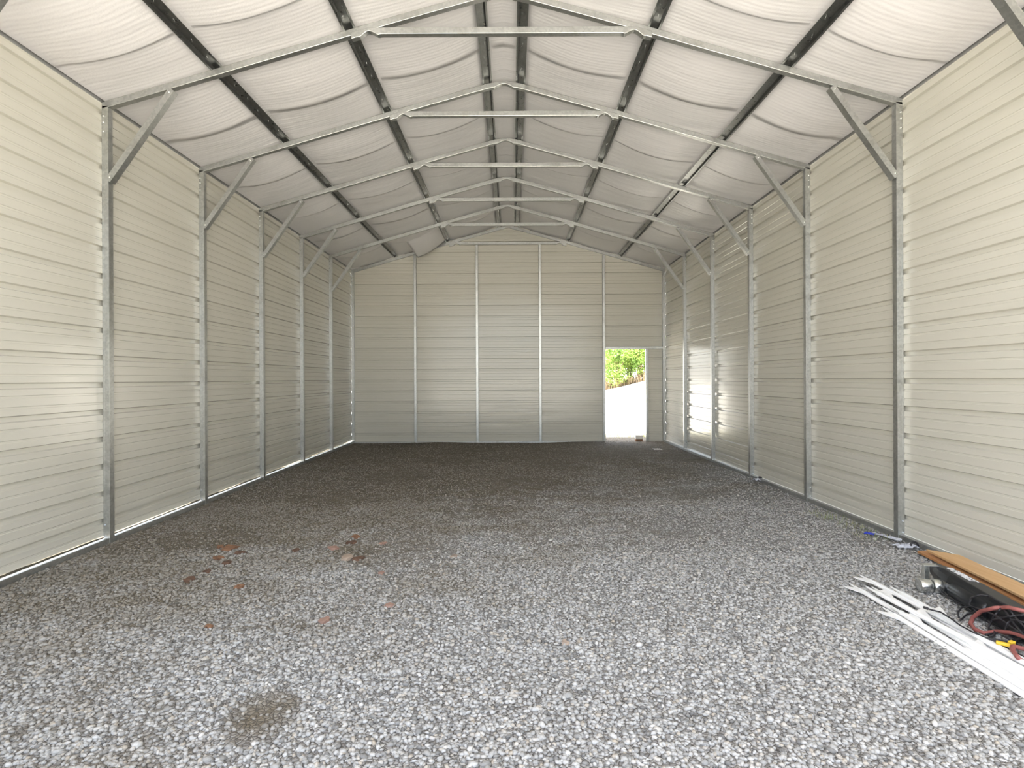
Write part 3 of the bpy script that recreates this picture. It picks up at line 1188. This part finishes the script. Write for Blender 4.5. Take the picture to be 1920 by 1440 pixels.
# white emblem and lettering on the flat top
em = MB()
R_ = Matrix.Translation((0.145, 0.012, 0.1315))
em.rings([[(0.145 + r_ * math.cos(a), 0.012 + r_ * math.sin(a), z_) for a in (2 * math.pi * k / 28 for k in range(28))] for r_, z_ in ((0.021, 0.146), (0.021, 0.1525), (0.015, 0.1525), (0.015, 0.146))])
em.box((0.126, 0.009, 0.146), (0.164, 0.015, 0.1525))
em.box((0.142, -0.007, 0.146), (0.148, 0.031, 0.1525))
jp(em, 'emblem', INK)['label'] = 'white round emblem'
fc = bpy.data.curves.new('lettering', 'FONT')
fc.body = 'EVEREST'
fc.size = 0.056
fc.shear = 0.25
fc.offset = 0.0012
fc.extrude = 0.0012
fc.materials.append(INK)
tmp = bpy.data.objects.new('tmp', fc)
lm = bpy.data.meshes.new_from_object(tmp)
bpy.data.objects.remove(tmp)
ft = bpy.data.objects.new('lettering', lm)
col.objects.link(ft)
ft.parent = jack
ft.location = (0.178, -0.010, 0.1528)
ft.rotation_euler = (0, -0.004, 0)
ft['label'] = 'white lettering'


# ---------------------------------------------------------------- cables and hose
def smooth_path(pts, n=10):
    P = [Vector(p) for p in pts]
    out = []
    for i in range(len(P) - 1):
        p0, p1, p2, p3 = P[max(i - 1, 0)], P[i], P[i + 1], P[min(i + 2, len(P) - 1)]
        for k in range(n):
            t = k / n
            out.append(0.5 * ((2 * p1) + (-p0 + p2) * t + (2 * p0 - 5 * p1 + 4 * p2 - p3) * t * t + (-p0 + 3 * p1 - 3 * p2 + p3) * t ** 3))
    out.append(P[-1])
    return out


def cable(name, paths, r, mat, lab, cat, parts=()):
    mb = MB()
    for pt in paths:
        pts = []
        dense = []
        for p0_, p1_ in zip(pt[:-1], pt[1:]):
            dense += [p0_, tuple((m_ + n_) / 2 for m_, n_ in zip(p0_, p1_))]
        for a, b, c in dense + [pt[-1]]:
            q = g(a, b, c)
            for z_ in np.arange(0.175, c, -0.004):      # the cable lies over the jack housing where it meets it
                w_ = g(a, b, float(z_))
                lq = JM.inverted() @ w_
                if -0.03 < lq.x < 1.3 and -0.115 < lq.y < 0.10:
                    top = 0.152 if lq.y > -0.075 else 0.125 if lq.y > -0.1 else 0.09
                    if z_ < top + r + 0.002:
                        q = w_ + (cam.location - w_).normalized() * (r + 0.006)
                        break
            pts.append(q)
        mb.tube(smooth_path(pts), r, 8)
    o = mb.build(name, mat, smooth=True)
    return tag(o, lab, cat)


cable('rubber_hose', [[(1922, 1146, .055), (1890, 1139, .05), (1865, 1140, .045), (1840, 1146, .03), (1824, 1158, .018), (1820, 1170, .014), (1828, 1180, .014), (1845, 1187, .014), (1870, 1184, .014), (1900, 1187, .02), (1925, 1196, .02)],
                      [(1925, 1246, .02), (1908, 1232, .055), (1898, 1218, .06), (1900, 1212, .055), (1925, 1218, .04)]],
      0.011, HOSE, 'dusty red rubber hose curled in a loop over the black cables', 'hose')
c1 = cable('power_cable', [
    [(1829, 1146, .012), (1818, 1133, .05), (1821, 1121, .10), (1838, 1115, .150), (1856, 1118, .155), (1880, 1131, .145), (1925, 1150, .14)],
    [(1798, 1158, .008), (1796, 1148, .02), (1804, 1139, .03), (1822, 1137, .035), (1842, 1143, .035), (1868, 1155, .035), (1892, 1172, .03), (1925, 1195, .03)],
    [(1800, 1163, .008), (1812, 1153, .012), (1826, 1148, .012), (1838, 1147, .02)],
    [(1855, 1185, .012), (1854, 1175, .02), (1862, 1158, .04), (1870, 1148, .07), (1878, 1139, .075)],
    [(1878, 1139, .075), (1888, 1150, .06), (1900, 1168, .045), (1912, 1182, .035), (1925, 1196, .03)],
    [(1891, 1141, .07), (1902, 1155, .06), (1912, 1166, .05), (1925, 1180, .04)],
    [(1888, 1190, .012), (1885, 1180, .02), (1889, 1168, .035), (1900, 1162, .04), (1925, 1168, .04)],
    [(1850, 1196, .02), (1870, 1200, .02), (1890, 1203, .02), (1908, 1198, .02), (1925, 1192, .02)],
    [(1848, 1190, .016), (1866, 1187, .016), (1890, 1184, .016), (1925, 1184, .016)],
    [(1880, 1192, .03), (1895, 1201, .03), (1910, 1210, .03), (1925, 1220, .03)],
    [(1862, 1162, .03), (1880, 1158, .035), (1905, 1154, .04), (1925, 1153, .04)],
    [(1856, 1194, .012), (1853, 1186, .014), (1858, 1180, .02), (1866, 1186, .02), (1862, 1193, .014), (1856, 1194, .012)],
    [(1860, 1206, .02), (1880, 1210, .03), (1900, 1222, .03), (1925, 1234, .03)],
], 0.0048, RUBBER, 'tangle of thin black cable beside the black jack and red hose', 'cable')
cable('black_cord', [[(1733, 1139, .062), (1745, 1143, .062), (1764, 1148, .062), (1782, 1159, .06), (1800, 1172, .055), (1822, 1184, .055), (1850, 1197, .05), (1880, 1206, .045), (1925, 1216, .04)]],
      0.0046, RUBBER, 'single black cord lying along the top of the white posts', 'cord')
p = g(1737, 1140, .062)
ck = MB().tube([g(1732, 1138.5, .062), g(1740, 1141.5, .062)], 0.0075, 10).build('cord_plug', RUBBER, bpy.data.objects['black_cord'], smooth=True)
p0 = g(1889, 1212, .045)
yc = empty('spring_clamp', p0, 'yellow plastic clamp half hidden between the cables and the white posts', 'clamp')
m1 = MB()
m1.box((-0.045, -0.012, 0.0), (0.012, 0.012, 0.016))
a_ = m1.build('jaw', YELLOW, None, bevel=0.004)
a_.parent = yc
a_.rotation_euler = (0, 0, -0.75)
m2 = MB().box((0.0, -0.011, 0.0), (0.030, 0.011, 0.016))
b_ = m2.build('handle', YELLOW, None, bevel=0.004)
b_.parent = yc
b_.location = (0.022, 0.012, 0.004)
b_.rotation_euler = (0, 0, 0.3)


# ---------------------------------------------------------------- outside the doorway
def leafcloud(mb, c, rad, n, size, seed):
    r_ = np.random.default_rng(seed)
    for _ in range(n):
        d = Vector(r_.normal(size=3)).normalized()
        rr = r_.uniform(0.55, 1.0)
        q = Vector((c[0] + d.x * rad[0] * rr, c[1] + d.y * rad[1] * rr, c[2] + d.z * rad[2] * rr))
        u = Vector(r_.normal(size=3)).normalized()
        w = u.cross(Vector(r_.normal(size=3))).normalized()
        s_ = size * r_.uniform(0.6, 1.3)
        mb.quad(q - u * s_, q - w * s_ * 0.5, q + u * s_, q + w * s_ * 0.5)


hl = ['bright green shrub farthest left through the doorway', 'deep green rounded shrub left of centre through the doorway', 'light green shrub in the middle of the doorway view',
      'deep green shrub right of centre through the doorway', 'bright green shrub farthest right through the doorway', 'tall green shrub rising behind the others beyond the field',
      'tall green shrub behind, at the right of the doorway view']
hs = [(4.6, 34.5, 1), (6.1, 33.5, 0), (7.0, 34.6, 1), (7.9, 33.9, 0), (9.2, 34.2, 1), (6.2, 37.2, 0), (8.4, 37.5, 1)]
for i, ((x, y, bright), lab) in enumerate(zip(hs, hl)):
    zb = hill(x, y)
    e = empty('shrub', (x, y, zb), lab, 'shrub', 'shrubs beyond the field')
    hgt = 2.6 if i < 5 else 4.2
    mb = MB()
    for j in range(9):
        rx = random.uniform(-0.6, 0.6)
        leafcloud(mb, (x + rx, y + random.uniform(-0.5, 0.4), zb + hgt * random.uniform(0.20, 0.85)), (0.62, 0.55, 0.50), 330, 0.075, i * 20 + j)
    mb.build('foliage', LEAF1 if bright else LEAF2, e)
    sm = MB()
    for j in range(12):
        a = random.uniform(0, 6.28)
        top = Vector((x + 0.6 * math.cos(a), y + 0.4 * math.sin(a), zb + hgt * 0.6))
        sm.tube([(x + 0.3 * math.cos(a), y + 0.2 * math.sin(a), zb - 0.05), ((x + top.x) / 2 + random.uniform(-.1, .1), (y + top.y) / 2, zb + hgt * 0.3), tuple(top)], [0.025, 0.018, 0.006], 5)
    sm.build('stem', TWIG, e)


def blades(name, region, n, hmin, hmax, mat, lab, seed, zfun):
    r_ = np.random.default_rng(seed)
    mb = MB()
    for _ in range(n):
        x = r_.uniform(region[0], region[1])
        y = r_.uniform(region[2], region[3])
        z = zfun(x, y)
        a = r_.uniform(0, 6.28)
        h = r_.uniform(hmin, hmax)
        lean = Vector((math.cos(a), math.sin(a), 0)) * h * r_.uniform(0.1, 0.7)
        w = Vector((-math.sin(a), math.cos(a), 0)) * h * 0.035
        b0 = Vector((x, y, z - 0.005))
        m_ = b0 + lean * 0.35 + Vector((0, 0, h * 0.65))
        t_ = b0 + lean + Vector((0, 0, h))
        mb.quad(b0 - w, b0 + w, m_ + w * 0.7, m_ - w * 0.7)
        mb.quad(m_ - w * 0.7, m_ + w * 0.7, t_ + w * 0.05, t_ - w * 0.05)
    o = mb.build(name, mat)
    return tag(o, lab, 'grass', kind='stuff')


blades('grass_strip', (1.6, 3.9, YW + 0.9, YW + 2.1), 2600, 0.03, 0.11, STRAW, 'low yellow green grass growing just outside the doorway', 3, lambda x, y: -0.03)
blades('tall_dry_grass', (3.8, 10.2, 33.0, 34.4), 2200, 0.20, 0.60, BROWNG, 'dry brown grass along the foot of the shrubs', 4, hill)
blades('dry_straw', (3.05, 3.33, 4.85, 5.9), 260, 0.02, 0.05, STRAW, 'straw litter beside the right base rail near the blue scrap', 5, lambda x, y: fz(x, y) + 0.004)
